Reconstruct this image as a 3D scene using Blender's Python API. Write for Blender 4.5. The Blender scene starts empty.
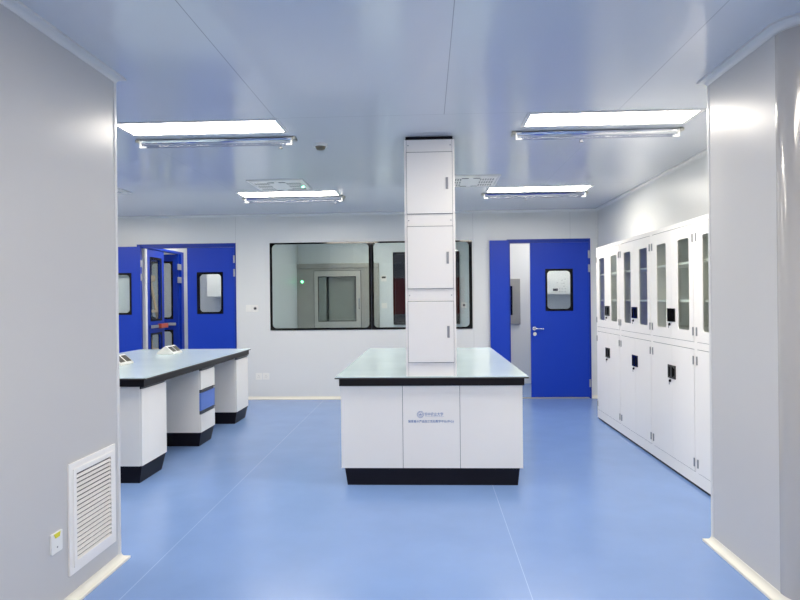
import bpy, bmesh, math
from mathutils import Matrix, Vector
PI = math.pi
COL = bpy.context.scene.collection
ORI = {}

# ------------------------------------------------------------------ materials
def mat(name, col, rough=0.5, metal=0.0, coat=0.0, spec=0.5, noise=0.0, nscale=20.0, bump=0.0, bscale=200.0, emit=None, estr=0.0, ior=1.5):
    m = bpy.data.materials.new(name); m.use_nodes = True
    nt = m.node_tree; n = nt.nodes; b = n['Principled BSDF']
    b.inputs['Base Color'].default_value = (*col, 1)
    b.inputs['Roughness'].default_value = rough
    b.inputs['Metallic'].default_value = metal
    b.inputs['IOR'].default_value = ior
    b.inputs['Specular IOR Level'].default_value = spec
    b.inputs['Coat Weight'].default_value = coat
    b.inputs['Coat Roughness'].default_value = 0.08
    if emit:
        b.inputs['Emission Color'].default_value = (*emit, 1)
        b.inputs['Emission Strength'].default_value = estr
    if noise or bump:
        tc = n.new('ShaderNodeNewGeometry')
    if noise:
        nz = n.new('ShaderNodeTexNoise'); nz.inputs['Scale'].default_value = nscale; nz.inputs['Detail'].default_value = 5
        nt.links.new(tc.outputs['Position'], nz.inputs['Vector'])
        mp = n.new('ShaderNodeMapRange'); mp.inputs['From Min'].default_value = .3; mp.inputs['From Max'].default_value = .7
        mp.inputs['To Min'].default_value = 1 - noise; mp.inputs['To Max'].default_value = 1 + noise
        nt.links.new(nz.outputs['Fac'], mp.inputs['Value'])
        vm = n.new('ShaderNodeVectorMath'); vm.operation = 'SCALE'; vm.inputs[0].default_value = col
        nt.links.new(mp.outputs['Result'], vm.inputs['Scale'])
        nt.links.new(vm.outputs['Vector'], b.inputs['Base Color'])
    if bump:
        nz = n.new('ShaderNodeTexNoise'); nz.inputs['Scale'].default_value = bscale
        nt.links.new(tc.outputs['Position'], nz.inputs['Vector'])
        bp = n.new('ShaderNodeBump'); bp.inputs['Strength'].default_value = bump; bp.inputs['Distance'].default_value = .001
        nt.links.new(nz.outputs['Fac'], bp.inputs['Height']); nt.links.new(bp.outputs['Normal'], b.inputs['Normal'])
    return m

def lines(m, axis, coords, width, col, soft=.0008, ymax=None):
    """narrow sealant / weld lines at fixed world coordinates, mixed into the base colour"""
    nt = m.node_tree; n = nt.nodes; b = n['Principled BSDF']
    g = n.new('ShaderNodeNewGeometry'); s = n.new('ShaderNodeSeparateXYZ')
    nt.links.new(g.outputs['Position'], s.inputs[0])
    acc = None
    for c in coords:
        d = n.new('ShaderNodeMath'); d.operation = 'SUBTRACT'; d.inputs[1].default_value = c
        nt.links.new(s.outputs['XYZ'.index(axis)], d.inputs[0])
        a = n.new('ShaderNodeMath'); a.operation = 'ABSOLUTE'; nt.links.new(d.outputs[0], a.inputs[0])
        r = n.new('ShaderNodeMapRange'); r.inputs['From Min'].default_value = width/2 - soft
        r.inputs['From Max'].default_value = width/2 + soft; r.inputs['To Min'].default_value = 1; r.inputs['To Max'].default_value = 0
        nt.links.new(a.outputs[0], r.inputs['Value'])
        if acc is None: acc = r.outputs[0]
        else:
            mx = n.new('ShaderNodeMath'); mx.operation = 'MAXIMUM'
            nt.links.new(acc, mx.inputs[0]); nt.links.new(r.outputs[0], mx.inputs[1]); acc = mx.outputs[0]
    if ymax is not None:
        lt = n.new('ShaderNodeMath'); lt.operation = 'LESS_THAN'; lt.inputs[1].default_value = ymax
        nt.links.new(s.outputs[1], lt.inputs[0])
        mm = n.new('ShaderNodeMath'); mm.operation = 'MULTIPLY'; nt.links.new(acc, mm.inputs[0]); nt.links.new(lt.outputs[0], mm.inputs[1]); acc = mm.outputs[0]
    mix = n.new('ShaderNodeMix'); mix.data_type = 'RGBA'
    inp = b.inputs['Base Color']
    if inp.is_linked: nt.links.new(inp.links[0].from_socket, mix.inputs[6])
    else: mix.inputs[6].default_value = inp.default_value[:]
    mix.inputs[7].default_value = (*col, 1)
    nt.links.new(acc, mix.inputs[0]); nt.links.new(mix.outputs[2], inp)

def glass(name, tint, ior=1.5, rough=0.0):
    m = bpy.data.materials.new(name); m.use_nodes = True
    nt = m.node_tree; n = nt.nodes; n.clear()
    o = n.new('ShaderNodeOutputMaterial'); mx = n.new('ShaderNodeMixShader')
    f = n.new('ShaderNodeFresnel'); f.inputs['IOR'].default_value = ior
    t = n.new('ShaderNodeBsdfTransparent'); t.inputs[0].default_value = (*tint, 1)
    g = n.new('ShaderNodeBsdfGlossy'); g.inputs['Roughness'].default_value = rough
    # the same reflection from either side of the thin sheet
    ge = n.new('ShaderNodeNewGeometry'); vm = n.new('ShaderNodeVectorMath'); vm.operation = 'SCALE'
    ma = n.new('ShaderNodeMath'); ma.operation = 'MULTIPLY_ADD'; ma.inputs[1].default_value = -2; ma.inputs[2].default_value = 1
    lw = n.new('ShaderNodeLayerWeight'); lw.inputs['Blend'].default_value = .5
    pw = n.new('ShaderNodeMath'); pw.operation = 'POWER'; pw.inputs[1].default_value = 5
    nt.links.new(lw.outputs['Facing'], pw.inputs[0])
    ml = n.new('ShaderNodeMath'); ml.operation = 'MULTIPLY_ADD'; ml.inputs[1].default_value = .95; ml.inputs[2].default_value = .045
    nt.links.new(pw.outputs[0], ml.inputs[0])
    nt.links.new(ml.outputs[0], mx.inputs[0])
    n.remove(f); n.remove(ge); n.remove(vm); n.remove(ma)
    nt.links.new(t.outputs[0], mx.inputs[1]); nt.links.new(g.outputs[0], mx.inputs[2])
    nt.links.new(mx.outputs[0], o.inputs[0])
    return m

M = {}
M['wall'] = mat('coated_steel_wall', (.74, .76, .765), .34, spec=.55, bump=.02, bscale=60)
M['wall_back'] = mat('coated_steel_wall_back', (.74, .76, .765), .34, spec=.55, bump=.02, bscale=60)
lines(M['wall_back'], 'X', [-5.15, -2.813, .672, 2.066], .004, (.52, .54, .55))
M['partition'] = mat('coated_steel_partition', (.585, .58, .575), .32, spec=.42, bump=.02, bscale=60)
M['ceiling'] = mat('coated_steel_ceiling', (.67, .70, .75), .16, spec=.7, bump=.015, bscale=30)
lines(M['ceiling'], 'X', [-1.045, .13, 1.31], .0045, (.36, .39, .44), ymax=4.222)
lines(M['ceiling'], 'X', [-4.59, -2.225, 1.31], .003, (.48, .51, .56))
lines(M['ceiling'], 'Y', [1.0, 4.222, 6.88], .0035, (.42, .45, .50))
M['floor'] = mat('blue_vinyl_floor', (.195, .315, .60), .24, spec=.45, noise=.035, nscale=3.0, bump=.05, bscale=35)
lines(M['floor'], 'X', [-5.51, -3.51, -1.515, .492, 2.49], .004, (.32, .45, .72))
M['cream'] = mat('cream_cove_trim', (.80, .78, .70), .35)
M['alu'] = mat('white_aluminium_trim', (.72, .72, .71), .28, spec=.6)
M['alu_grey'] = mat('grey_aluminium_corner', (.50, .485, .465), .14, spec=.6, metal=.15)
M['white'] = mat('white_powder_coat', (.93, .91, .875), .32)
M['melamine'] = mat('white_melamine', (.94, .92, .875), .42)
M['plate'] = mat('white_plastic', (.86, .86, .83), .4)
M['black'] = mat('black_plinth', (.006, .005, .010), .45, spec=.22)
M['apron'] = mat('black_worktop_edge', (.010, .008, .009), .42, spec=.25)
M['lip'] = mat('worktop_edge_lip', (.06, .055, .05), .35, spec=.3)
M['top'] = mat('pale_ceramic_worktop', (.60, .73, .775), .20, spec=.55, noise=.03, nscale=2)
M['blue'] = mat('blue_door_paint', (.005, .046, .47), .38, spec=.35)
M['blue_dark'] = mat('blue_frame_paint', (.005, .038, .34), .38, spec=.35)
M['drawer_blue'] = mat('light_blue_drawer', (.11, .22, .66), .4)
M['handle_dark'] = mat('dark_handle_strip', (.035, .04, .055), .35)
M['blackframe'] = mat('black_window_border', (.003, .003, .004), .04, spec=.30)
M['steel'] = mat('brushed_stainless', (.40, .40, .365), .42, metal=.6, noise=.05, nscale=4)
M['steel_light'] = mat('light_stainless', (.52, .52, .48), .42, metal=.5)
M['chrome'] = mat('chrome', (.72, .74, .76), .15, metal=1)
M['mirror'] = mat('polished_reflector', (.80, .82, .86), .16, metal=1)
M['grey_pull'] = mat('grey_recessed_pull', (.30, .31, .33), .35, metal=.5)
M['seam'] = mat('dark_gap', (.13, .135, .14), .6)
M['socket_dark'] = mat('bronze_socket_cover', (.16, .15, .11), .3, metal=.6)
M['darkglass'] = mat('dark_glass', (.006, .006, .012), .06, spec=.5)
M['wood'] = mat('pale_wood', (.66, .52, .33), .55, noise=.12, nscale=9)
M['red'] = mat('red_plastic', (.60, .09, .05), .4)
M['redboard'] = mat('red_board', (.55, .04, .03), .6)
M['yellow'] = mat('yellow_label', (.75, .70, .03), .5)
M['ink'] = mat('blue_ink', (.09, .19, .45), .5)
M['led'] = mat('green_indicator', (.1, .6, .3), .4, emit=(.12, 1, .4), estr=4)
M['lamp'] = mat('lamp_diffuser', (.9, .9, .9), .5, emit=(1, .925, .81), estr=12.5)
M['tube'] = glass('tube_glass', (.72, .74, .80), 1.5, .05)
M['hinge'] = mat('satin_hinge', (.42, .44, .50), .4, metal=.6)
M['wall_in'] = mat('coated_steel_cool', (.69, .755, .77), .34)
M['lamp_dim'] = mat('lamp_diffuser_small_rooms', (.9, .9, .9), .5, emit=(1, .94, .86), estr=7)
M['glass'] = glass('window_glass', (.91, .945, .945))
M['glass_cab'] = glass('cabinet_glass', (.92, .955, .935))
M['hole'] = mat('hole_dark', (.05, .06, .06), .6)

# ------------------------------------------------------------------ mesh helpers
class MB:
    def __init__(s): s.bm = bmesh.new()
    def box(s, x0, x1, y0, y1, z0, z1):
        v = [s.bm.verts.new((x, y, z)) for x in (x0, x1) for y in (y0, y1) for z in (z0, z1)]
        for f in ((0,1,3,2),(4,6,7,5),(0,4,5,1),(2,3,7,6),(0,2,6,4),(1,5,7,3)):
            s.bm.faces.new([v[i] for i in f])
        return s
    def poly(s, pts): s.bm.faces.new([s.bm.verts.new(p) for p in pts]); return s
    def prism(s, pts, d):
        """extrude the polygon pts (3D) by vector d"""
        a = [s.bm.verts.new(p) for p in pts]; b = [s.bm.verts.new(Vector(p) + Vector(d)) for p in pts]
        s.bm.faces.new(a); s.bm.faces.new(b[::-1])
        for i in range(len(a)):
            j = (i+1) % len(a); s.bm.faces.new([a[j], a[i], b[i], b[j]])
        return s
    def frustum(s, r0, z0, r1, z1):
        """box with different rectangles (x0,x1,y0,y1) at z0 and z1"""
        a = [s.bm.verts.new((x, y, z0)) for x, y in ((r0[0], r0[2]), (r0[1], r0[2]), (r0[1], r0[3]), (r0[0], r0[3]))]
        b = [s.bm.verts.new((x, y, z1)) for x, y in ((r1[0], r1[2]), (r1[1], r1[2]), (r1[1], r1[3]), (r1[0], r1[3]))]
        s.bm.faces.new(a[::-1]); s.bm.faces.new(b)
        for i in range(4):
            j = (i+1) % 4; s.bm.faces.new([a[i], a[j], b[j], b[i]])
        return s
    def cyl(s, p0, p1, r, n=20, r1=None):
        p0, p1 = Vector(p0), Vector(p1); d = (p1-p0).normalized()
        q = d.to_track_quat('Z', 'Y').to_matrix()
        r1 = r if r1 is None else r1
        a = [s.bm.verts.new(p0 + q @ Vector((r*math.cos(2*PI*i/n), r*math.sin(2*PI*i/n), 0))) for i in range(n)]
        b = [s.bm.verts.new(p1 + q @ Vector((r1*math.cos(2*PI*i/n), r1*math.sin(2*PI*i/n), 0))) for i in range(n)]
        s.bm.faces.new(a[::-1]); s.bm.faces.new(b)
        for i in range(n):
            j = (i+1) % n; s.bm.faces.new([a[i], a[j], b[j], b[i]])
        return s
    def frame(s, O, I, r, d0, d1, W, seg=8):
        """flat plate O=(a0,a1,b0,b1) with rounded hole I, thickness d0..d1; W maps (a,b,d) to world"""
        a0, a1, b0, b1 = O; i0, i1, j0, j1 = I
        inner = []; outer = []
        cs = [((i1-r, j1-r), 0, (a1, b1)), ((i0+r, j1-r), PI/2, (a0, b1)), ((i0+r, j0+r), PI, (a0, b0)), ((i1-r, j0+r), 1.5*PI, (a1, b0))]
        for (c, st, oc) in cs:
            for k in range(seg+1):
                t = st + PI/2*k/seg
                inner.append((c[0]+r*math.cos(t), c[1]+r*math.sin(t)))
                outer.append(oc)
        def ring(d):
            vi = [s.bm.verts.new(W(a, b, d)) for a, b in inner]
            vo = {}
            for c in set(outer): vo[c] = s.bm.verts.new(W(c[0], c[1], d))
            return vi, [vo[c] for c in outer], vo
        A = ring(d0); B = ring(d1); N = len(inner)
        for i in range(N):
            j = (i+1) % N
            for R, flip in ((A, 0), (B, 1)):
                q = [R[0][i], R[0][j], R[1][j], R[1][i]]
                if R[1][i] is R[1][j]: q = q[:3]
                s.bm.faces.new(q if not flip else q[::-1])
            s.bm.faces.new([A[0][j], A[0][i], B[0][i], B[0][j]])
        oc = [(a1, b1), (a0, b1), (a0, b0), (a1, b0)]
        for i in range(4):
            j = (i+1) % 4
            s.bm.faces.new([A[2][oc[i]], A[2][oc[j]], B[2][oc[j]], B[2][oc[i]]])
        return s
    def rrect(s, I, r, d0, d1, W, seg=8):
        i0, i1, j0, j1 = I; pts = []
        for c, st in (((i1-r, j1-r), 0), ((i0+r, j1-r), PI/2), ((i0+r, j0+r), PI), ((i1-r, j0+r), 1.5*PI)):
            for k in range(seg+1):
                t = st + PI/2*k/seg; pts.append((c[0]+r*math.cos(t), c[1]+r*math.sin(t)))
        p = [W(a, b, d0) for a, b in pts]; dv = Vector(W(0, 0, d1)) - Vector(W(0, 0, d0))
        return s.prism(p, dv)
    def sweep(s, path, prof, closed=False):
        """sweep profile [(offset, z)] along 2D path; offset goes to the right-hand side of travel"""
        n = len(path); rings = []
        for i, p in enumerate(path):
            p = Vector(p)
            dirs = []
            if i > 0: dirs.append((p - Vector(path[i-1])).normalized())
            if i < n-1: dirs.append((Vector(path[i+1]) - p).normalized())
            nr = [Vector((d.y, -d.x)) for d in dirs]
            if len(nr) == 2:
                m = (nr[0]+nr[1]).normalized(); m = m / max(.4, m.dot(nr[0]))
            else: m = nr[0]
            rings.append([s.bm.verts.new((p.x+m.x*o, p.y+m.y*o, z)) for o, z in prof])
        k = len(prof)
        for i in range(n-1):
            for j in range(k):
                l = (j+1) % k
                s.bm.faces.new([rings[i][j], rings[i][l], rings[i+1][l], rings[i+1][j]])
        s.bm.faces.new(rings[0]); s.bm.faces.new(rings[-1][::-1])
        return s

def obj(name, mb, m, parent=None, bevel=0.0, smooth=False, loc=None, seg=2):
    bm = mb.bm if isinstance(mb, MB) else mb
    bmesh.ops.recalc_face_normals(bm, faces=bm.faces)
    if parent is not None: L = ORI[parent]
    elif loc is not None: L = Vector(loc)
    else:
        xs = [v.co for v in bm.verts]
        L = Vector(((min(v.x for v in xs)+max(v.x for v in xs))/2, (min(v.y for v in xs)+max(v.y for v in xs))/2, min(v.z for v in xs)))
    bmesh.ops.translate(bm, verts=bm.verts, vec=-L)
    me = bpy.data.meshes.new(name); bm.to_mesh(me); bm.free()
    o = bpy.data.objects.new(name, me); COL.objects.link(o)
    me.materials.append(M[m])
    if parent is not None: o.parent = parent; ORI[o] = L
    else: o.location = L; ORI[o] = L
    if bevel:
        b = o.modifiers.new('bevel', 'BEVEL'); b.width = bevel; b.segments = seg; b.limit_method = 'ANGLE'; b.angle_limit = math.radians(40)
    if smooth:
        for p in me.polygons: p.use_smooth = True
        w = o.modifiers.new('es', 'EDGE_SPLIT'); w.split_angle = math.radians(35)
    return o

def tag(o, label=None, cat=None, group=None, kind=None):
    if label: o['label'] = label
    if cat: o['category'] = cat
    if group: o['group'] = group
    if kind: o['kind'] = kind
    return o

def thing(name, loc, label=None, cat=None, group=None, kind=None):
    o = bpy.data.objects.new(name, None); COL.objects.link(o); o.location = loc
    o.empty_display_size = .1
    ORI[o] = Vector(loc)
    return tag(o, label, cat, group, kind)

def dup(root, loc, label=None, rotz=None):
    r = root.copy(); COL.objects.link(r); r.location = loc
    if rotz is not None: r.rotation_euler = (0, 0, rotz)
    if label: r['label'] = label
    for ch in list(root.children):
        c = ch.copy(); COL.objects.link(c); c.parent = r
        for g in ch.children:
            d = g.copy(); COL.objects.link(d); d.parent = c
    return r

def struct(name, mb, m, **k):
    return tag(obj(name, mb, m, **k), kind='structure')

# ------------------------------------------------------------------ dimensions
H = 2.72          # ceiling
YB = 8.92         # back wall, room side
YB2 = 9.00        # back wall, far side
XW = 2.458        # right wall
XP = -1.737        # partition face
XC = 1.655         # pillar face
YREAR = -3.2

def rot90(name): pass

# ------------------------------------------------------------------ shell
struct('floor', MB().box(-7.2, 3.3, YREAR-.1, 12.2, -.08, 0), 'floor')
struct('ceiling', MB().box(-7.2, 3.3, YREAR-.1, 12.2, H, H+.08), 'ceiling')

def wall_holes(mb, x0, x1, y0, y1, z0, z1, holes):
    """wall in the XZ plane with rectangular holes (hx0,hx1,hz0,hz1), one column between holes"""
    x = x0
    for h in sorted(holes):
        if h[0] > x: mb.box(x, h[0], y0, y1, z0, z1)
        if h[3] < z1: mb.box(h[0], h[1], y0, y1, h[3], z1)
        if h[2] > z0: mb.box(h[0], h[1], y0, y1, z0, h[2])
        x = h[1]
    mb.box(x, x1, y0, y1, z0, z1)
    return mb

LD = (-4.297, -2.813, 0, 2.308)      # left double door, outside of its frame
WN = (-2.290, .642, 1.030, 2.285)    # window opening
RD = (1.157, 2.348, 0, 2.300)        # right door
b = MB()
wall_holes(b, -5.6, 3.2, YB, YB2, 0, H, [LD, WN, RD])
struct('wall_back', b, 'wall_back')
struct('wall_right', MB().box(XW, XW+.08, YREAR, YB, 0, H), 'wall')
struct('wall_left', MB().box(-5.68, -5.6, YREAR, YB, 0, H), 'wall')
struct('wall_rear', MB().box(-5.6, XW, YREAR-.08, YREAR, 0, H), 'wall')
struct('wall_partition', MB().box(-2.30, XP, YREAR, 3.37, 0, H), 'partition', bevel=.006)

def arc(cx, cy, r, a0, a1, n):
    return [(cx+r*math.cos(math.radians(a0+(a1-a0)*i/n)), cy+r*math.sin(math.radians(a0+(a1-a0)*i/n))) for i in range(n+1)]
# pillar on the right: rounded near corner
YP0, YP1 = 2.840, 3.672
RP = .120
pth = [(XW, YP1)] + [(XC+.004, YP1), (XC, YP1-.004)] + [(XC, YP0+RP)] + arc(XC+RP, YP0+RP, RP, 180, 270, 14)[1:] + [(XW, YP0)]
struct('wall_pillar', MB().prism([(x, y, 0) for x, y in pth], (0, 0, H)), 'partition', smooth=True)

# coved trims (concave quarter round) at floor and ceiling
def cove_floor(w=.038, h=.045):
    pts = [(0.0, 0), (w, 0), (w, .012)]
    for i in range(7):
        t = math.radians(90*i/6)
        pts.append((w-.004 - (w-.004)*math.sin(t)*.9, .014 + (h-.014)*(1-math.cos(t))))
    pts.append((0, h))
    return pts
def cove_ceil(w=.042, h=.038):
    return [(o, H - z) for o, z in cove_floor(w, h)]
# travel directions chosen so the right-hand side is the room
part_path = [(-2.30, 3.37), (XP, 3.37), (XP, YREAR)]
part_path = part_path[::-1]           # going +y then -x: right-hand side is +x, then +y
struct('baseboard_partition', MB().sweep(part_path, cove_floor()), 'cream', smooth=True)
struct('trim_1', MB().sweep(part_path, cove_ceil()), 'alu', smooth=True)
pil_path = [(XW, YP0)] + list(reversed(arc(XC+RP, YP0+RP, RP, 180, 270, 14))) + [(XC, YP1), (XW, YP1)]
struct('baseboard_pillar', MB().sweep([(x, y) for x, y in pil_path][::-1], cove_floor()), 'cream', smooth=True)
struct('trim_2', MB().sweep([(x, y) for x, y in pil_path][::-1], cove_ceil()), 'alu', smooth=True)
# slim corner profiles standing on the free corners
struct('trim_3', MB().box(XP-.030, XP+.004, 3.345, 3.374, .04, H-.04), 'alu', bevel=.004)
struct('trim_4', MB().box(XC-.004, XC+.026, 3.649, 3.676, .04, H-.04), 'alu', bevel=.004)
# rounded aluminium profile on the near corner of the pillar
o_pts = arc(XC+RP, YP0+RP, RP+.0035, 176, 270, 16); i_pts = arc(XC+RP, YP0+RP, RP-.0005, 176, 270, 16)
struct('trim_5', MB().prism([(x, y, .045) for x, y in o_pts + i_pts[::-1]], (0, 0, H-.09)), 'alu_grey', smooth=True)
# perimeter coves of the big room
struct('baseboard_back', MB().sweep([(-2.813, YB), (1.157, YB)][::1], cove_floor()), 'cream', smooth=True)
struct('baseboard_back_corner', MB().sweep([(2.348, YB), (XW, YB), (XW, 7.45)], cove_floor()), 'cream', smooth=True)
struct('trim_6', MB().sweep([(-5.6, YREAR), (-5.6, YB), (XW, YB), (XW, 3.68)], cove_ceil(.04, .035)), 'wall', smooth=True)
struct('trim_7', MB().box(XW-.02, XW, YB-.02, YB, .04, H-.03), 'wall', bevel=.006)

# ------------------------------------------------------------------ rooms behind the back wall
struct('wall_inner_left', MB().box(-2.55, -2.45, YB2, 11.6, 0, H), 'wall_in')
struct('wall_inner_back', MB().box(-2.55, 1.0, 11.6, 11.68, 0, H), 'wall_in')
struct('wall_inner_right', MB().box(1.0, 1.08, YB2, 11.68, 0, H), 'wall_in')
struct('wall_lobby_back', MB().box(-4.2, -2.55, 10.6, 10.68, 0, H), 'wall')
# lobby side wall with the glazed double door
b = MB(); b.box(-4.28, -4.20, YB2, 9.02, 0, H); b.box(-4.28, -4.20, 10.40, 10.68, 0, H); b.box(-4.28, -4.20, 9.02, 10.40, 2.30, H)
struct('wall_lobby_side', b, 'wall')
struct('wall_corridor_back', MB().box(-7.1, -4.28, 12.0, 12.08, 0, H), 'wall')
struct('wall_corridor_left', MB().box(-7.18, -7.1, YB2, 12.08, 0, H), 'wall')
struct('wall_corridor_right', MB().box(-4.28, -4.20, 10.68, 12.08, 0, H), 'wall')
struct('wall_corridor_front', MB().box(-7.1, -5.6, YB, YB2, 0, H), 'wall')
struct('wall_side_room_back', MB().box(1.08, 3.2, 10.5, 10.58, 0, H), 'wall')
struct('wall_side_room_right', MB().box(3.12, 3.2, YB2, 10.5, 0, H), 'wall')

Wxz = lambda y0: (lambda a, b, d: (a, y0 + d, b))       # a=x, b=z, depth into +y
Wyz = lambda x0: (lambda a, b, d: (x0 + d, a, b))       # a=y, b=z, depth along +x

# ------------------------------------------------------------------ window_1
w = thing('window_1', (-.82, YB, 1.018), kind='structure')
fo = (-2.305, .655, 1.016, 2.299)
ML = -.811
f = MB(); f2 = MB()
f.frame((fo[0], ML-.004, fo[2], fo[3]), (fo[0]+.036, ML-.034, fo[2]+.030, fo[3]-.022), .06, -.012, -.0100, Wxz(YB))
f2.frame((ML+.004, fo[1], fo[2], fo[3]), (ML+.034, fo[1]-.045, fo[2]+.030, fo[3]-.022), .06, -.012, -.0100, Wxz(YB))
obj('window_frame', f2, 'blackframe', w)
fr = obj('window_frame', f, 'blackframe', w)
obj('glass_pane', MB().box(fo[0]+.001, ML-.006, YB-.0095, YB-.004, fo[2]+.001, fo[3]-.001), 'glass', w)
obj('glass_pane', MB().box(ML+.006, fo[1]-.001, YB-.0095, YB-.004, fo[2]+.001, fo[3]-.001), 'glass', w)
obj('mullion', MB().box(ML-.030, ML+.030, YB+.010, YB2-.005, fo[2]+.016, fo[3]-.016), 'blackframe', w)
obj('mullion_joint', MB().box(ML-.003, ML+.003, YB-.0115, YB+.002, fo[2]+.002, fo[3]-.002), 'handle_dark', w)

# ------------------------------------------------------------------ doors of the back wall
def plate_hinge(mb, x, z, y):
    mb.box(x-.013, x+.013, y-.006, y+.001, z-.055, z+.055)
    mb.cyl((x, y-.010, z-.055), (x, y-.010, z+.055), .009, 12)
    return mb

def leaf(parent, name, x0, x1, z0, z1, y0, y1, win, m='blue'):
    """door leaf with one rounded window; win=(x0,x1,z0,z1) outside of the black border"""
    W = Wxz(0)
    b = MB(); bw = .028
    hole = (win[0]+.012, win[1]-.012, win[2]+.012, win[3]-.012)
    b.frame((x0, x1, z0, z1), hole, .03, y0, y1, W)
    lf = obj(name, b, m, parent)
    for ya, yb_ in ((y0-.005, y0+.0), (y1, y1+.005)):
        g = MB().frame(win, (win[0]+bw, win[1]-bw, win[2]+bw, win[3]-bw), .055, ya, yb_, W)
        obj('window_border', g, 'blackframe', lf)
    ym = y0 + .008
    obj('glass_pane', MB().box(hole[0]+.001, hole[1]-.001, ym, ym+.005, hole[2]+.001, hole[3]-.001), 'glass', lf)
    return lf

# door_1: blue double door on the left, left leaf folded back flat against the wall
d = thing('door_1', (-3.55, YB, 0), kind='structure')
fw = .058
b = MB(); b.box(LD[0], LD[0]+fw, YB-.012, YB2+.012, 0, LD[3]); b.box(LD[1]-.022, LD[1], YB-.012, YB2+.012, 0, LD[3]); b.box(LD[0]+fw, LD[1]-.022, YB-.012, YB2+.012, LD[3]-.058, LD[3])
obj('door_frame', b, 'blue_dark', d, bevel=.003)
obj('inner_jamb', MB().box(LD[0]+fw, LD[0]+fw+.05, YB+.03, YB2+.012, 0, LD[3]-.058), 'white', d)
lr = leaf(d, 'door_leaf', -3.540, -2.838, .006, 2.246, YB-.008, YB+.037, (-3.396, -3.006, 1.268, 1.884))
ll = leaf(d, 'door_leaf', -4.925, -4.215, .006, 2.270, YB-.075, YB-.030, (-4.740, -4.350, 1.268, 1.884))
for z in (2.07, 1.87, .25): obj('hinge', plate_hinge(MB(), -2.834, z, YB-.014), 'hinge', lr)
for z in (2.02, 1.82, .25): obj('hinge', MB().box(-4.2145, -4.205, YB-.076, YB-.030, z-.05, z+.05), 'hinge', ll)

# door_2: blue unequal double door on the right
d = thing('door_2', (1.75, YB, 0), kind='structure')
b = MB(); b.box(RD[0], RD[0]+.045, YB-.012, YB2+.012, 0, RD[3]); b.box(RD[1]-.024, RD[1], YB-.012, YB2+.012, 0, RD[3]); b.box(RD[0]+.045, RD[1]-.024, YB-.012, YB2+.012, RD[3]-.052, RD[3])
obj('door_frame', b, 'blue_dark', d, bevel=.003)
obj('threshold', MB().box(RD[0]+.02, RD[1]-.02, YB+.0, YB2, 0, .006), 'steel', d)
lr = leaf(d, 'door_leaf', 1.492, 2.322, .020, 2.246, YB-.008, YB+.037, (1.703, 2.096, 1.262, 1.868))
obj('narrow_leaf', MB().box(.905, 1.176, YB-.075, YB-.030, .012, 2.284), 'blue', d, bevel=.002)
for z in (2.07, 1.87, .22): obj('hinge', plate_hinge(MB(), 2.325, z, YB-.014), 'hinge', lr)
h = MB().cyl((1.540, YB-.009, 1.012), (1.540, YB-.018, 1.012), .027, 24)
h.cyl((1.540, YB-.018, 1.012), (1.540, YB-.060, 1.012), .010, 12)
h.cyl((1.532, YB-.056, 1.012), (1.665, YB-.056, 1.006), .011, 14)
obj('lever_handle', h, 'chrome', lr, smooth=True)
k = MB().cyl((1.545, YB-.009, .932), (1.545, YB-.018, .932), .027, 24); k.box(1.541, 1.549, YB-.022, YB-.018, .920, .946)
obj('keyhole_rose', k, 'chrome', lr, smooth=True)

# door_3: glazed double door in the lobby's side wall, one leaf swung away
d = thing('door_3', (-4.24, 9.71, 0), kind='structure')
b = MB(); b.box(-4.29, -4.19, 9.02, 9.06, 0, 2.30); b.box(-4.29, -4.19, 10.29, 10.40, 0, 2.30); b.box(-4.29, -4.19, 9.06, 10.29, 2.262, 2.30)
obj('door_frame', b, 'blue', d, bevel=.003)
def glazed(parent, a0, a1, W, t0, t1, stile=.115, out=1):
    b = MB(); gs = []; ps = []
    for z0, z1, h0, h1 in ((1.02, 2.258, 1.18, 2.12), (.012, 1.02, .16, .955)):
        hole = (a0+stile, a1-stile, h0, h1)
        b.frame((a0, a1, z0, z1), hole, .05, t0, t1, W)
        for q in (t0-.004, t1):
            gs.append(MB().frame((hole[0]-.022, hole[1]+.022, h0-.022, h1+.022), (hole[0]+.008, hole[1]-.008, h0+.008, h1-.008), .05, q, q+.004, W))
        ps.append(MB().rrect((hole[0]+.001, hole[1]-.001, h0+.001, h1-.001), .049, (t0+t1)/2, (t0+t1)/2+.005, W))
    lf = obj('glazed_leaf', b, 'blue', parent)
    for g in gs: obj('window_border', g, 'blackframe', lf)
    for p in ps: obj('glass_pane', p, 'glass', lf)
    return lf
l1 = glazed(d, 9.064, 9.655, Wyz(-4.22), -.04, .005)
pb = MB().box(-4.212, -4.175, 9.10, 9.60, 1.05, 1.10)
obj('push_bar', pb, 'chrome', l1, bevel=.006)
obj('push_bar_end', MB().box(-4.216, -4.150, 9.40, 9.66, 1.040, 1.112), 'red', l1, bevel=.012)
# far leaf hinged on the far jamb, standing open at a right angle into the corridor
def Wopen(a, b, dd): return (-4.225 - (a), 10.262 + dd, b)
l2 = glazed(d, .0, .60, Wopen, -.02, .025)
obj('push_bar', MB().box(-4.72, -4.26, 10.205, 10.240, 1.05, 1.10), 'chrome', l2, bevel=.006)
for z in (2.04, 1.82):
    obj('hinge', MB().box(-4.20, -4.185, 10.14, 10.29, z-.05, z+.05), 'hinge', d, bevel=.004)

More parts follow.
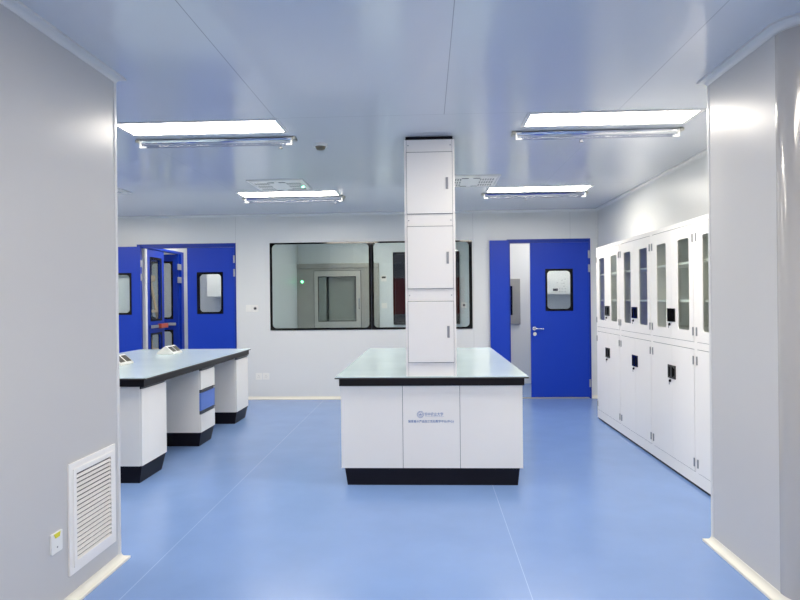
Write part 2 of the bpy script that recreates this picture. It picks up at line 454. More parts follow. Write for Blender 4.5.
# ------------------------------------------------------------------ ceiling lamps
def lamp_panel(x, y, label, lx=1.20, ly=.345, m='lamp'):
    t = thing('ceiling_light', (x, y, H), label, 'ceiling light', 'recessed panel lights')
    b = MB().frame((x-lx/2, x+lx/2, y-ly/2, y+ly/2), (x-lx/2+.030, x+lx/2-.030, y-ly/2+.030, y+ly/2-.030), .004, -.005, 0, lambda a, b_, d_: (a, b_, H+d_), seg=1)
    obj('frame', b, 'alu', t)
    obj('diffuser', MB().box(x-lx/2+.031, x+lx/2-.031, y-ly/2+.031, y+ly/2-.031, H-.004, H-.001), m, t)
    return t
p0 = lamp_panel(-1.628, 4.405, 'bright white ceiling panel light in the nearer row, left of the tall column')
for x, y, lab in ((1.302, 4.405, 'bright white ceiling panel light in the nearer row, right of the tall column'),
                  (-1.628, 7.215, 'small bright ceiling panel light farther back, next to the left air diffuser'),
                  (1.302, 7.195, 'small bright ceiling panel light farther back, toward the right blue door'),
                  (-4.30, 4.405, 'ceiling panel light hidden behind the left partition, nearer row'),
                  (-4.75, 7.215, 'ceiling panel light hidden behind the left partition, farther row'),
                  (-.70, 10.3, 'ceiling panel light in the room behind the long window'),
                  (.24, 1.80, 'ceiling panel light above the passage, nearest in front of the camera'),
                  (.24, .20, 'ceiling panel light above the passage, over the camera'),  # this and the next are unseen, added to brighten the front faces
                  (.24, -1.40, 'ceiling panel light above the passage, behind the camera')):
    dup(p0, (x, y, H), lab)
p1 = lamp_panel(-3.35, 9.70, 'ceiling panel light in the lobby behind the left blue door', m='lamp_dim')
for x, y, lab in (
                  (-5.60, 10.3, 'ceiling panel light in the corridor beyond the glazed blue door'),
                  (2.10, 9.75, 'ceiling panel light in the room behind the right blue door')):
    dup(p1, (x, y, H), lab)

# ------------------------------------------------------------------ ultraviolet tube fittings under the ceiling
def uv(x0, x1, y, label, sx):
    xm = (x0+x1)/2
    t = thing('tube_lamp', (xm, y, H), label, 'tube lamp', 'slim tube lamps beside the panel lights')
    # polished channel reflector
    prof = [(y-.040, H-.012), (y-.014, H-.024), (y+.014, H-.024), (y+.040, H-.012), (y+.014, H-.001), (y-.014, H-.001)]
    obj('reflector', MB().prism([(x0+.03, a, z) for a, z in prof], (x1-x0-.06, 0, 0)), 'mirror', t)
    for xa, xb in ((x0, x0+.03), (x1-.03, x1)):
        obj('end_cap', MB().box(xa, xb, y-.042, y+.042, H-.026, H-.001), 'steel', t, bevel=.006)
    obj('tube', MB().cyl((x0+.07, y-.02, H-.055), (x1-.07, y-.02, H-.055), .0125, 16), 'tube', t, smooth=True)
    for xa, s in ((x0+.035, 1), (x1-.035, -1)):
        b = MB().box(xa-.006, xa+.006, y-.030, y-.010, H-.066, H-.022)
        b.box(min(xa, xa+s*.045), max(xa, xa+s*.045), y-.028, y-.012, H-.066, H-.052)
        obj('lamp_holder', b, 'plate', t, bevel=.003)
    b = MB().cyl((sx, y-.02, H-.068), (sx, y-.02, H-.088), .004, 8); b.box(sx-.014, sx+.014, y-.03, y-.01, H-.092, H-.084)
    obj('clip', b, 'handle_dark', t)
    return t
uv(-2.262, -1.000, 4.720, 'slim mirrored tube lamp behind the nearer left ceiling panel light', -1.118)
uv(.656, 1.940, 4.720, 'slim mirrored tube lamp behind the nearer right ceiling panel light', 1.180)
uv(-2.250, -.990, 7.450, 'small slim tube lamp behind the farther left ceiling panel light', -1.10)
uv(.668, 1.940, 7.450, 'small slim tube lamp behind the farther right ceiling panel light', 1.20)

# ------------------------------------------------------------------ air diffusers
def diffuser(x, y, label, green_glow=False):
    t = thing('air_diffuser', (x, y, H), label, 'air vent', 'square perforated ceiling diffusers')
    s = .30
    obj('frame', MB().frame((x-s, x+s, y-s, y+s), (x-s+.022, x+s-.022, y-s+.022, y+s-.022), .003, -.010, 0, lambda a, b_, d_: (a, b_, H+d_), seg=1), 'alu', t)
    obj('face_plate', MB().frustum((x-s+.023, x+s-.023, y-s+.023, y+s-.023), H-.001, (x-s+.04, x+s-.04, y-s+.04, y+s-.04), H-.018), 'white', t)
    for cx in (-.17, .17):
        for cy in (-.15, 0, .15):
            hb = MB()
            for i in range(6):
                for j in range(3):
                    px, py = x+cx+(i-2.5)*.026, y+cy+(j-1)*.034
                    hb.cyl((px, py, H-.0182), (px, py, H-.0195), .0085, 8)
            obj('perforation', hb, 'hole', t)
    for sx_ in (-.06, .06):
        for sy_ in (-.22, .22): obj('slot', MB().box(x+sx_-.035, x+sx_+.035, y+sy_-.015, y+sy_+.015, H-.0195, H-.0182), 'hole', t)
    if green_glow:
        obj('indicator_light', MB().cyl((x+.235, y+.03, H-.018), (x+.235, y+.03, H-.026), .016, 14), 'led', t)  # added glowing disc in place of a mirrored green spot, no real lamp
    return t
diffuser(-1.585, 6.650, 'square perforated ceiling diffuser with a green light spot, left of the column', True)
diffuser(.470, 6.620, 'square perforated ceiling diffuser just right of the tall white column')
diffuser(-3.700, 6.655, 'corner of a ceiling diffuser peeking out beside the left partition')

# smoke detector
t = thing('smoke_detector', (-.852, 4.945, H), 'small round ceiling detector with a dark underside, between the left lights and column', 'smoke detector')
obj('base', MB().cyl((-.852, 4.945, H), (-.852, 4.945, H-.022), .055, 28), 'plate', t, smooth=True)
obj('sensor_head', MB().cyl((-.852, 4.945, H-.022), (-.852, 4.945, H-.045), .044, 28, .032), 'socket_dark', t, smooth=True)

# ------------------------------------------------------------------ central island
IX0, IX1, IY0, IY1, TZ = -.727, .774, 4.742, 7.562, .850
t = thing('island_worktop', (.0235, 6.15, .78), 'pale blue-grey worktop with black edge on the central island', 'worktop')
obj('top_slab', MB().box(IX0+.003, IX1-.003, IY0+.003, IY1-.003, TZ-.006, TZ), 'top', t)
obj('edge_lip', MB().box(IX0, IX1, IY0, IY1, TZ-.016, TZ-.0062), 'lip', t, bevel=.002)
obj('apron', MB().box(IX0+.032, IX1-.032, IY0+.018, IY1-.018, TZ-.072, TZ-.0162), 'apron', t)
t = thing('island_cabinet', (.0235, 6.15, 0), 'white island base cabinet with three end panels and black tapered plinth', 'cabinet')
BX0, BX1, BY0, BY1 = IX0+.044, IX1-.046, IY0+.030, IY1-.03
obj('body', MB().box(BX0+.004, BX1-.004, BY0+.018, BY1, .135, TZ-.0725), 'melamine', t)
s1, s2 = -.2005, .2455
for i, (a, c) in enumerate(((BX0, s1-.002), (s1+.002, s2-.002), (s2+.002, BX1))):
    e = obj('end_panel', MB().box(a, c, BY0, BY0+.0175, .135, TZ-.0725), 'melamine', t, bevel=.0012)
    if i == 1: mid_panel = e; e['label'] = 'middle end panel with small blue printed emblem and characters'
for q in (s1, s2): obj('panel_gap', MB().box(q-.0015, q+.0015, BY0+.006, BY0+.0176, .137, TZ-.074), 'seam', t)
obj('plinth', MB().frustum((BX0+.045, BX1-.040, BY0+.012, BY1-.04), 0, (BX0+.026, BX1-.026, BY0+.002, BY1-.02), .1345), 'black', t)
obj('edge_band', MB().box(BX0+.001, BX0+.003, BY0+.0005, BY0+.0176, .136, TZ-.073), 'white', t)

# printing on the middle end panel
def text_mesh(txt, size, cx, cz, y, width=None, bold=0.0):
    cu = bpy.data.curves.new('printing', 'FONT'); cu.body = txt; cu.size = size; cu.align_x = 'CENTER'; cu.extrude = .0004; cu.offset = bold
    cu.resolution_u = 3
    to = bpy.data.objects.new('printing', cu); COL.objects.link(to)
    bpy.context.view_layer.update()
    dg = bpy.context.evaluated_depsgraph_get()
    me = bpy.data.meshes.new_from_object(to.evaluated_get(dg))
    bm = bmesh.new(); bm.from_mesh(me)
    bpy.data.objects.remove(to); bpy.data.curves.remove(cu); bpy.data.meshes.remove(me)
    xs = [v.co.x for v in bm.verts] or [0, 1]; ys = [v.co.y for v in bm.verts] or [0, 1]
    sx = (width/(max(xs)-min(xs))) if width else 1
    mx, my = (max(xs)+min(xs))/2, (max(ys)+min(ys))/2
    for v in bm.verts:
        x, yy, z = v.co; v.co = (cx+(x-mx)*sx, y - z, cz+(yy-my))
    return bm
yp = BY0 - .0006
obj('printed_line', text_mesh('国家畜水产品加工实验教学平台(中心)', .0215, .020, .4985, yp, .352, .0002), 'ink', mid_panel)
bm = text_mesh('华中农业大学', .030, .042, .555, yp, .145, .0)
obj('printed_title', bm, 'ink', mid_panel)
b = MB()
b.box(-.026, .122, yp-.0003, yp+.0003, .5355, .5365)
obj('printed_rule', b, 'ink', mid_panel)
b = MB()
def ring2(b, cx, cz, r0, r1, y, n=36):
    a = [b.bm.verts.new((cx+r0*math.cos(2*PI*i/n), y, cz+r0*math.sin(2*PI*i/n))) for i in range(n)]
    c = [b.bm.verts.new((cx+r1*math.cos(2*PI*i/n), y, cz+r1*math.sin(2*PI*i/n))) for i in range(n)]
    for i in range(n): j = (i+1) % n; b.bm.faces.new([a[i], a[j], c[j], c[i]])
ring2(b, -.062, .553, .0245, .0265, yp); ring2(b, -.062, .553, .0150, .0162, yp)
for k in range(16):
    an = 2*PI*k/16; cx, cz = -.062+.0202*math.cos(an), .553+.0202*math.sin(an)
    b.box(cx-.0018, cx+.0018, yp-.0003, yp+.0003, cz-.0018, cz+.0018)
b.box(-.070, -.054, yp-.0003, yp+.0003, .556, .558); b.box(-.063, -.061, yp-.0003, yp+.0003, .545, .562)
b.box(-.068, -.056, yp-.0003, yp+.0003, .549, .551); b.box(-.070, -.0665, yp-.0003, yp+.0003, .545, .556); b.box(-.0575, -.054, yp-.0003, yp+.0003, .545, .556)
obj('printed_emblem', b, 'ink', mid_panel)

# ------------------------------------------------------------------ tall service column standing on the island
CX0, CX1, CY0, CY1 = -.1685, .2230, 4.760, 5.150
t = thing('service_column', (.027, 4.955, TZ), 'tall white metal service column with three access doors, standing on the island', 'column')
obj('casing', MB().box(CX0, CX1, CY0+.004, CY1, TZ, 2.690), 'white', t, bevel=.003)
zs = [(2.112, 2.593), (1.531, 2.017), (.957, 1.434)]
for z0, z1 in zs:
    dr = obj('access_door', MB().box(CX0+.0195, CX1-.0195, CY0-.003, CY0+.0045, z0+.003, z1-.003), 'white', t, bevel=.0015)
    zc = {2.112: 2.348, 1.531: 1.770, .957: 1.196}[z0]
    obj('pull', MB().box(.153, .172, CY0-.006, CY0-.0031, zc-.046, zc+.046).box(.157, .168, CY0-.009, CY0-.006, zc-.040, zc-.028), 'grey_pull', dr, bevel=.002)
g = MB()
for z0, z1 in zs:
    x0_, x1_ = CX0+.018, CX1-.018
    g.frame((x0_-.001, x1_+.001, z0-.001, z1+.001), (x0_+.002, x1_-.002, z0+.003, z1-.003), .0005, .0005, .0042, Wxz(CY0), seg=1)
g.box(CX0+.019, CX0+.0205, CY0+.0025, CY0+.0042, .852, 2.688); g.box(CX1-.0205, CX1-.019, CY0+.0025, CY0+.0042, .852, 2.688)
obj('door_gap', g, 'seam', t)
for z in (2.645, 2.062, 1.480):
    for x in (CX0+.032, CX1-.032): obj('screw', MB().cyl((x, CY0+.0045, z), (x, CY0+.001, z), .0045, 10), 'grey_pull', t)
obj('ceiling_collar', MB().box(CX0+.012, CX1-.012, CY0+.030, CY1-.01, 2.6905, H-.001), 'black', t)  # black block painting the shade in the gap between casing and ceiling

# ------------------------------------------------------------------ left bench
LX0, LX1, LY0, LY1 = -3.668, -2.236, 4.762, 7.664
t = thing('bench_worktop', (-2.95, 6.2, .78), 'pale blue-grey worktop with black edge on the left bench by the partition', 'worktop')
obj('top_slab', MB().box(LX0+.003, LX1-.003, LY0+.003, LY1-.003, TZ-.006, TZ), 'top', t)
obj('edge_lip', MB().box(LX0, LX1, LY0, LY1, TZ-.016, TZ-.0062), 'lip', t, bevel=.002)
obj('apron', MB().box(LX0+.02, LX1-.020, LY0+.012, LY1-.02, TZ-.072, TZ-.0162), 'apron', t)
PXF = -2.322       # pedestal face
def pedestal(y0, y1, label, drawers, PXF=PXF):
    t = thing('pedestal_cabinet', ((PXF-1.26)/1, (y0+y1)/2, 0), label, 'cabinet', 'white pedestals under the left bench')
    x0 = -3.585; zt = TZ-.0725
    obj('body', MB().box(x0, PXF-.019, y0, y1, .138, zt), 'melamine', t, bevel=.0015)
    obj('plinth', MB().frustum((x0+.04, PXF-.030, y0+.014, y1-.045), 0, (x0+.02, PXF-.006, y0+.004, y1-.012), .1375), 'black', t)
    f0, f1 = PXF-.0185, PXF
    def handle(z0, z1, par):
        b = MB().box(f0, f1-.006, y0+.006, y1-.02, z0, z1); b.box(f1-.006, f1+.010, y0+.006, y1-.02, z1-.010, z1-.003)
        obj('handle', b, 'handle_dark', par, bevel=.001)
    if drawers:
        for nm, z0, z1, mm, hz in (('drawer', .567, .753, 'melamine', (.754, zt)), ('drawer', .355, .533, 'drawer_blue', (.534, .565)), ('drawer', .140, .318, 'melamine', (.319, .353))):
            dr = obj(nm, MB().box(f0, f1, y0+.003, y1-.003, z0, z1), mm, t, bevel=.0015)
            if mm == 'drawer_blue': dr['label'] = 'light blue drawer front'
            handle(hz[0], hz[1], dr)
    else:
        dr = obj('door', MB().box(f0, f1, y0+.003, y1-.003, .140, .753), 'melamine', t, bevel=.0015)
        handle(.754, zt, dr)
    return t
pedestal(4.797, 5.265, 'white pedestal cabinet at the near end of the left bench, beside the partition', False, -2.288)
pedestal(6.030, 6.430, 'middle white pedestal of the left bench with a blue drawer', True, -2.270)
pedestal(7.140, 7.605, 'farthest white pedestal of the left bench, toward the back wall', False, -2.258)
# desktop socket boxes
def socket_box(xc, y0, y1, label):
    w_, h_ = .098, .092
    t = thing('desktop_socket', (xc, (y0+y1)/2, TZ), label, 'power socket', 'desktop socket boxes on the left bench')
    obj('housing', MB().prism([(xc-w_, y0, TZ), (xc+w_, y0, TZ), (xc+w_, y0, TZ+.014), (xc+.008, y0, TZ+h_), (xc-.008, y0, TZ+h_), (xc-w_, y0, TZ+.014)], (0, y1-y0, 0)), 'plate', t, bevel=.004)
    sl = math.atan2(h_-.014, w_-.008)
    for s in (1, -1):
        for yc in (y0+.070, y1-.065):
            b = MB(); b.box(-.042, .040, -.045, .045, 0, .005)
            mtx = Matrix.Translation((xc+s*(.008+w_)/2, yc, TZ+(h_+.014)/2)) @ Matrix.Rotation(s*sl, 4, 'Y')
            bmesh.ops.transform(b.bm, matrix=mtx, verts=b.bm.verts)
            c = obj('socket_cover', b, 'socket_dark', t, bevel=.002)
    return t
socket_box(-3.002, 6.885, 7.140, 'farther white wedge-shaped desktop socket box on the left bench')
socket_box(-3.002, 5.680, 5.935, 'nearer wedge-shaped desktop socket box, partly hidden by the partition')

# ------------------------------------------------------------------ storage cabinets along the right wall
XF = 2.024; UW = .9
def storage(yfar, label):
    y1 = yfar; y0 = yfar-UW; ym = (y0+y1)/2
    t = thing('storage_cabinet', ((XF+XW)/2, ym, 0), label, 'cabinet', 'white glass-fronted storage cabinets')
    xb = XW-.004; XI = XF+.020
    b = MB()
    b.box(XI, xb, y0, y0+.018, .022, 2.040); b.box(XI, xb, y1-.018, y1, .022, 2.040)
    b.box(XI, xb, y0+.018, y1-.018, 2.022, 2.040); b.box(XI, xb, y0+.018, y1-.018, .022, .060)
    b.box(XI, xb, y0+.018, y1-.018, 1.062, 1.092); b.box(xb-.012, xb, y0+.018, y1-.018, .060, 2.022)
    # face frame
    b.box(XF, XI, y0+.0008, y0+.026, .022, 2.040); b.box(XF, XI, y1-.026, y1-.0008, .022, 2.040)
    b.box(XF, XI, y0+.026, y1-.026, 2.005, 2.040); b.box(XF, XI, y0+.026, y1-.026, 1.050, 1.102); b.box(XF, XI, y0+.026, y1-.026, .022, .116)
    obj('carcass', b, 'white', t)
    obj('plinth', MB().box(XF+.010, xb-.01, y0+.002, y1-.002, 0, .0215), 'black', t)
    for z in (1.415, 1.715):
        obj('shelf', MB().box(XI+.004, xb-.013, y0+.019, y1-.019, z-.010, z+.010), 'white', t, bevel=.002)
    g = MB()
    W = Wyz(XF)
    # thin shadow gaps around the doors
    for z0, z1 in ((1.102, 2.005), (.116, 1.050)):
        g.box(XF+.0002, XF+.0035, y0+.027, y1-.027, z1-.0044, z1-.0004)
        g.box(XF+.0002, XF+.0035, y0+.027, y1-.027, z0+.0004, z0+.0036)
        for ya, yw in ((y0+.0264, .0028), (y1-.0292, .0028), (ym-.0011, .0022)): g.box(XF+.0015, XF+.0035, ya, ya+yw, z0+.005, z1-.006)
    obj('door_gap', g, 'seam', t)
    for k, (a0, a1) in enumerate(((y0+.0295, ym-.0015), (ym+.0015, y1-.0295))):
        w0, w1 = (y0+.102, y0+.322) if k == 0 else (y1-.342, y1-.128)
        dr = obj('glass_door', MB().frame((a0, a1, 1.106, 2.000), (w0, w1, 1.188, 1.905), .022, -.003, .004, W), 'white', t)
        obj('glass_pane', MB().box(XF+.0045, XF+.0085, w0-.012, w1+.012, 1.178, 1.917), 'glass_cab', dr)
        ha = a0-.010 if k == 0 else a1+.010
        for z in (1.895, 1.185): obj('hinge', MB().box(XF-.011, XF-.0032, ha+(.006 if k == 0 else -.016), ha+(.016 if k == 0 else -.006), z-.032, z+.032), 'grey_pull', dr)
        dl = obj('solid_door', MB().box(XF-.003, XF+.016, a0, a1, .120, 1.0455), 'white', t, bevel=.0012)
        for z in (.965, .190): obj('hinge', MB().box(XF-.011, XF-.0032, ha+(.006 if k == 0 else -.016), ha+(.016 if k == 0 else -.006), z-.032, z+.032), 'grey_pull', dl)
        for par, zc in ((dr, 1.298), (dl, .828)):
            e0, e1 = (ym-.080, ym-.003) if k == 0 else (ym+.003, ym+.068)
            hb_ = MB().frame((e0, e1, zc-.055, zc+.055), (e0+.014, e1-.014, zc-.040, zc+.040), .006, -.012, -.0031, W, seg=3)
            hb_.box(XF-.006, XF-.0031, e0+.012, e1-.012, zc-.042, zc+.042)
            hb_.cyl((XF-.010, (e0+e1)/2, zc-.03), (XF-.010, (e0+e1)/2, zc+.03), .005, 10)
            obj('recessed_handle', hb_, 'blackframe', par)
            if k == 1:
                kb = MB().cyl((XF-.0031, ym+.030, zc-.078), (XF-.010, ym+.030, zc-.078), .012, 16)
                kb.box(XF-.018, XF-.009, ym+.028, ym+.032, zc-.086, zc-.070)
                kb.box(XF-.016, XF-.013, ym+.028, ym+.032, zc-.110, zc-.086)
                obj('lock_key', kb, 'blackframe', par)
    return t
c0 = storage(7.423, 'white storage cabinet farthest back in the row, beside the blue door')
L0 = c0.location.copy()
for k, lab in ((1, 'second white storage cabinet from the blue door, with a bluish reflection in its glass'),
               (2, 'third white storage cabinet from the blue door, wholly visible and second nearest the pillar'),
               (3, 'white storage cabinet nearest the camera, mostly hidden behind the right pillar')):
    dup(c0, (L0.x, L0.y-.9*k, 0), lab)

# ------------------------------------------------------------------ partition: return-air grille and switch plate
GY0, GY1, GZ0, GZ1 = 2.868, 3.305, .135, .672
t = thing('return_air_grille', (XP, (GY0+GY1)/2, GZ0), 'white louvred air grille low on the left partition', 'air vent')
Wp = Wyz(XP)
obj('frame', MB().frame((GY0, GY1, GZ0, GZ1), (GY0+.052, GY1-.052, GZ0+.052, GZ1-.052), .001, .0005, .010, Wp, seg=1), 'white', t, bevel=.002)
obj('inner_frame', MB().frame((GY0+.030, GY1-.030, GZ0+.030, GZ1-.030), (GY0+.056, GY1-.056, GZ0+.056, GZ1-.056), .001, .0105, .015, Wp, seg=1), 'white', t, bevel=.002)
obj('backing', MB().box(XP+.0006, XP+.002, GY0+.053, GY1-.053, GZ0+.053, GZ1-.053), 'handle_dark', t)
n = 19; pitch = (GZ1-GZ0-.112)/n
for i in range(n):
    z = GZ0+.056 + pitch*i
    b = MB().prism([(XP+.0025, GY0+.056, z+pitch*.47), (XP+.0045, GY0+.056, z+pitch*.47), (XP+.0165, GY0+.056, z+pitch*.14), (XP+.0165, GY0+.056, z+pitch*.03), (XP+.0145, GY0+.056, z+pitch*.03)], (0, GY1-GY0-.112, 0))
    obj('louvre_slat', b, 'white', t)

def wall_plate(name, W, a0, a1, b0, b1, label, cat, detail, group=None):
    ctr = W((a0+a1)/2, b0, 0)
    t = thing(name, ctr, label, cat, group)
    obj('plate', MB().rrect((a0, a1, b0, b1), .006, .0002, .009, W, seg=3), 'plate', t, bevel=.0015)
    am, bm_ = (a0+a1)/2, (b0+b1)/2
    if detail == 'rocker': obj('rocker', MB().rrect((a0+.012, a1-.012, b0+.012, b1-.012), .004, .0092, .0125, W, seg=3), 'plate', t, bevel=.001)
    if detail == 'round':
        b = MB(); p0_, p1_ = Vector(W(am, bm_, .0092)), Vector(W(am, bm_, .014)); b.cyl(p0_, p1_, .024, 20)
        obj('socket_face', b, 'grey_pull', t)
        b = MB(); b.cyl(Vector(W(am, bm_, .0142)), Vector(W(am, bm_, .016)), .012, 16); obj('socket_hole', b, 'blackframe', t)
    if detail == 'label':
        obj('yellow_sticker', MB().prism([W(am-.026, b1-.004, .0092), W(am+.026, b1-.004, .0092), W(am+.018, b1-.026, .0092), W(am-.014, b1-.026, .0092)], Vector(W(0, 0, .001))-Vector(W(0, 0, 0))), 'yellow', t)
        obj('socket_slots', MB().rrect((am-.004, am+.004, b0+.022, b0+.030), .002, .0092, .0105, W, seg=2), 'grey_pull', t)
    if detail == 'outlet':
        b = MB()
        for da in (-.012, .012): b.rrect((am+da-.0025, am+da+.0025, bm_-.016, bm_-.004), .001, .0092, .0102, W, seg=2)
        b.rrect((am-.003, am+.003, bm_+.008, bm_+.018), .001, .0092, .0102, W, seg=2)
        obj('socket_slots', b, 'grey_pull', t)
    if detail == 'screen':
        obj('display', MB().rrect((a0+.02, a1-.015, bm_+.005, b1-.015), .003, .0092, .0105, W, seg=2), 'blackframe', t)
    return t
wall_plate('wall_socket', Wp, 2.728, 2.813, .292, .388, 'white wall socket with yellow sticker on the left partition, beside the grille', 'wall socket', 'label')
Wb = lambda a, b_, d_: (a, YB-d_, b_)
wall_plate('light_switch', Wb, -2.668, -2.580, 1.293, 1.395, 'white rocker switch plate on the back wall, left one between door and window', 'light switch', 'rocker')
wall_plate('dial_switch', Wb, -2.574, -2.484, 1.290, 1.392, 'white plate with a dark round centre beside the light switch', 'switch', 'round')
wall_plate('wall_socket', Wb, -2.532, -2.440, .293, .388, 'left of two low white wall sockets on the back wall', 'wall socket', 'outlet', 'low wall sockets')
wall_plate('wall_socket', Wb, -2.428, -2.332, .293, .388, 'right of two low white wall sockets on the back wall', 'wall socket', 'outlet', 'low wall sockets')

# ------------------------------------------------------------------ things in the room behind the window
YI = 11.6
t = thing('pass_box', (-1.68, YI-.1, 0), 'stainless steel pass-through cabinet with glass door, seen through the long window', 'pass-through cabinet')
PX0, PX1 = -2.448, -.905
W = Wxz(YI)
b = MB().frame((PX0, PX1, .0, 2.05), (-2.08, -1.28, .97, 1.965), .003, -.14, -.002, W, seg=1)
obj('housing', b, 'steel', t, bevel=.004)
obj('header', MB().box(PX0, PX1, YI-.165, YI-.002, 2.052, 2.140), 'steel', t, bevel=.004)
dr = obj('door', MB().frame((-2.118, -1.245, .935, 2.00), (-2.035, -1.338, 1.062, 1.885), .004, -.172, -.141, W, seg=1), 'steel_light', t, bevel=.004)
obj('glass_pane', MB().box(-2.034, -1.339, YI-.160, YI-.155, 1.063, 1.884), 'glass', dr)
hb = MB()
for z in (1.25, 1.50, 1.72): hb.box(-1.96, -1.945, YI-.178, YI-.172, z-.05, z+.05)
obj('gasket', MB().frame((-2.045, -1.328, 1.052, 1.895), (-2.034, -1.339, 1.064, 1.883), .003, -.175, -.1722, W, seg=1), 'blackframe', dr)
obj('door_seal', MB().frame((-2.128, -1.235, .925, 2.010), (-2.119, -1.244, .934, 2.001), .003, -.150, -.1405, W, seg=1), 'handle_dark', t)
obj('header_joint', MB().box(PX0+.002, PX1-.002, YI-.150, YI-.003, 2.0502, 2.0518), 'handle_dark', t)
obj('door_latch', MB().box(-1.285, -1.262, YI-.190, YI-.1722, 1.28, 1.48), 'chrome', dr, bevel=.004)
obj('chamber', MB().box(-2.06, -1.30, YI-.010, YI-.003, .99, 1.95), 'hole', t)
b = MB(); b.box(-2.06, -1.90, YI-.135, YI-.012, .99, 1.95)
obj('inner_panel', b, 'steel', t)
obj('inner_glass_door', MB().box(-1.86, -1.34, YI-.05, YI-.03, 1.0, 1.93), 'steel', t)
obj('indicator_light', MB().cyl((-2.352, YI-.141, 1.803), (-2.352, YI-.150, 1.803), .020, 14), 'led', t)  # small glowing green disc on the housing front

t = thing('dark_window', (-.015, YI-.02, .985), 'tall black glazed window on the far wall, seen through the long window behind the column', 'window')
obj('window_frame', MB().frame((-.640, .612, .975, 2.345), (-.60, .572, 1.015, 2.305), .02, -.03, -.001, W), 'blackframe', t)
obj('dark_pane', MB().box(-.599, .571, YI-.020, YI-.010, 1.016, 2.304), 'darkglass', t)
Wi = lambda a, b_, d_: (a, YI-d_, b_)
wall_plate('wall_thermostat', Wi, -.875, -.765, 1.795, 1.905, 'small white thermostat with dark display on the wall behind the window', 'thermostat', 'screen')
wall_plate('light_switch', Wi, -.865, -.760, 1.285, 1.385, 'small white switch below the thermostat behind the long window', 'light switch', 'rocker')
wall_plate('wall_socket', Wi, .640, .745, 1.280, 1.385, 'white plate with dark round centre seen through the right edge of the window', 'wall socket', 'round')

# behind the right door
YS = 10.5
t = thing('wall_hatch', (1.3, YS-.03, 1.0), 'grey steel hatch with black glass seen through the open right door', 'hatch')
Ws = Wxz(YS)
obj('frame', MB().frame((1.135, 1.575, 1.010, 1.780), (1.20, 1.445, 1.165, 1.660), .004, -.05, -.001, Ws, seg=1), 'steel', t, bevel=.006)
obj('dark_pane', MB().box(1.201, 1.444, YS-.045, YS-.035, 1.166, 1.659), 'darkglass', t)
t = thing('wall_box', (2.22, YS-.12, 1.5), 'pale wall-mounted box with small display, seen through the right door window', 'control box')
obj('housing', MB().box(1.93, 2.62, YS-.22, YS-.001, 1.505, 2.25), 'plate', t, bevel=.012)
obj('display', MB().box(2.090, 2.170, YS-.224, YS-.2202, 1.565, 1.605), 'handle_dark', t)
b = MB()
for x, z in ((2.20, 1.60), (2.24, 1.60), (2.29, 1.60), (2.20, 1.55), (2.24, 1.55), (2.29, 1.55), (2.24, 1.69), (2.27, 1.69), (2.24, 1.74), (2.29, 1.76), (2.16, 1.70), (2.27, 1.64)):
    b.cyl((x, YS-.2202, z), (x, YS-.223, z), .007, 8)
obj('buttons', b, 'grey_pull', t)

# behind the left door
t = thing('wall_cupboard', (-3.3, 10.4, 1.5), 'plain white wall cupboard seen through the left door window', 'cupboard')
obj('body', MB().box(-3.72, -2.80, 10.22, 10.599, 1.530, 2.45), 'plate', t, bevel=.004)
obj('door', MB().box(-3.715, -3.262, 10.20, 10.2195, 1.535, 2.445), 'plate', t, bevel=.002)
obj('door', MB().box(-3.258, -2.805, 10.20, 10.2195, 1.535, 2.445), 'plate', t, bevel=.002)

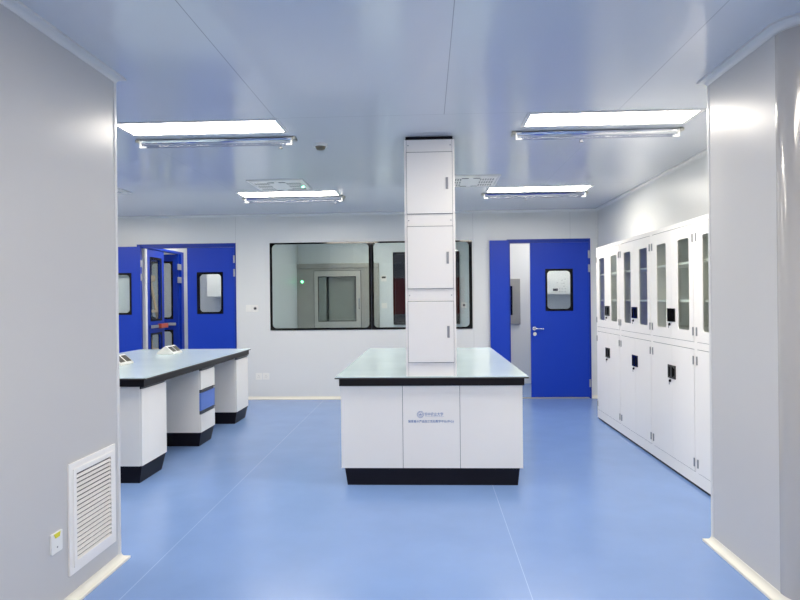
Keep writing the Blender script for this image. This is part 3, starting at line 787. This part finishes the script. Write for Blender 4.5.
# pale wooden step stand behind the glazed leaf
t = thing('wooden_stand', (-5.0, 10.2, 0), 'pale wooden trestle stand seen through the glass of the near glazed door leaf', 'stand')
def bar(p, q, w_=.045, d_=.03):
    p, q = Vector(p), Vector(q); b = MB(); L = (q-p).length
    b.box(-w_/2, w_/2, -d_/2, d_/2, 0, L)
    mtx = Matrix.Translation(p) @ (q-p).to_track_quat('Z', 'Y').to_matrix().to_4x4()
    bmesh.ops.transform(b.bm, matrix=mtx, verts=b.bm.verts); return b
SX, SY = -4.66, 9.85
obj('leg', bar((SX-.16, SY-.05, 0), (SX-.03, SY, 1.80)), 'wood', t)
obj('leg', bar((SX+.22, SY+.05, 0), (SX+.0, SY, 1.80)), 'wood', t)
obj('leg', bar((SX-.16, SY+.50, 0), (SX-.03, SY+.30, 1.80)), 'wood', t)
obj('leg', bar((SX+.22, SY+.50, 0), (SX+.0, SY+.30, 1.80)), 'wood', t)
obj('top_cap', MB().box(SX-.08, SX+.05, SY-.05, SY+.36, 1.80, 1.90), 'wood', t, bevel=.006)
obj('step', MB().box(SX-.16, SX+.16, SY-.06, SY+.42, 1.28, 1.32), 'wood', t, bevel=.004)
obj('step', MB().box(SX-.20, SX+.22, SY-.08, SY+.48, .62, .66), 'wood', t, bevel=.004)

# guessed red board, added on the rear wall to give the window its reflection
t = thing('notice_board', (.05, YREAR, .83), 'large red board with pale frame, seen as a faint reflection in the window', 'board')
Wr = lambda a, b_, d_: (a, YREAR+d_, b_)
obj('frame', MB().frame((-1.33, 1.43, .83, 2.30), (-1.18, 1.28, .95, 2.18), .01, .001, .03, Wr), 'plate', t)
obj('panel', MB().box(-1.18, 1.28, YREAR+.002, YREAR+.015, .95, 2.18), 'redboard', t)

# ------------------------------------------------------------------ world, camera, view
wd = bpy.data.worlds.new('world'); bpy.context.scene.world = wd; wd.use_nodes = True
wd.node_tree.nodes['Background'].inputs[0].default_value = (.6, .7, .9, 1)
wd.node_tree.nodes['Background'].inputs[1].default_value = .05

cam = bpy.data.cameras.new('camera'); co = bpy.data.objects.new('camera', cam); COL.objects.link(co)
cam.sensor_fit = 'HORIZONTAL'; cam.sensor_width = 36; cam.lens = 612.6/800*36
cam.clip_start = .05; cam.clip_end = 60
mtx = Matrix.Translation((0, 0, 1.45)) @ Matrix.Rotation(.0443, 4, 'Z') @ Matrix.Rotation(PI/2 - .0008, 4, 'X') @ Matrix.Rotation(-.0107, 4, 'Z')
co.matrix_world = mtx
sc_ = bpy.context.scene; sc_.camera = co
vs = sc_.view_settings; vs.view_transform = 'Standard'; vs.look = 'None'; vs.gamma = 1; vs.use_curve_mapping = False
vs.exposure = 1.57
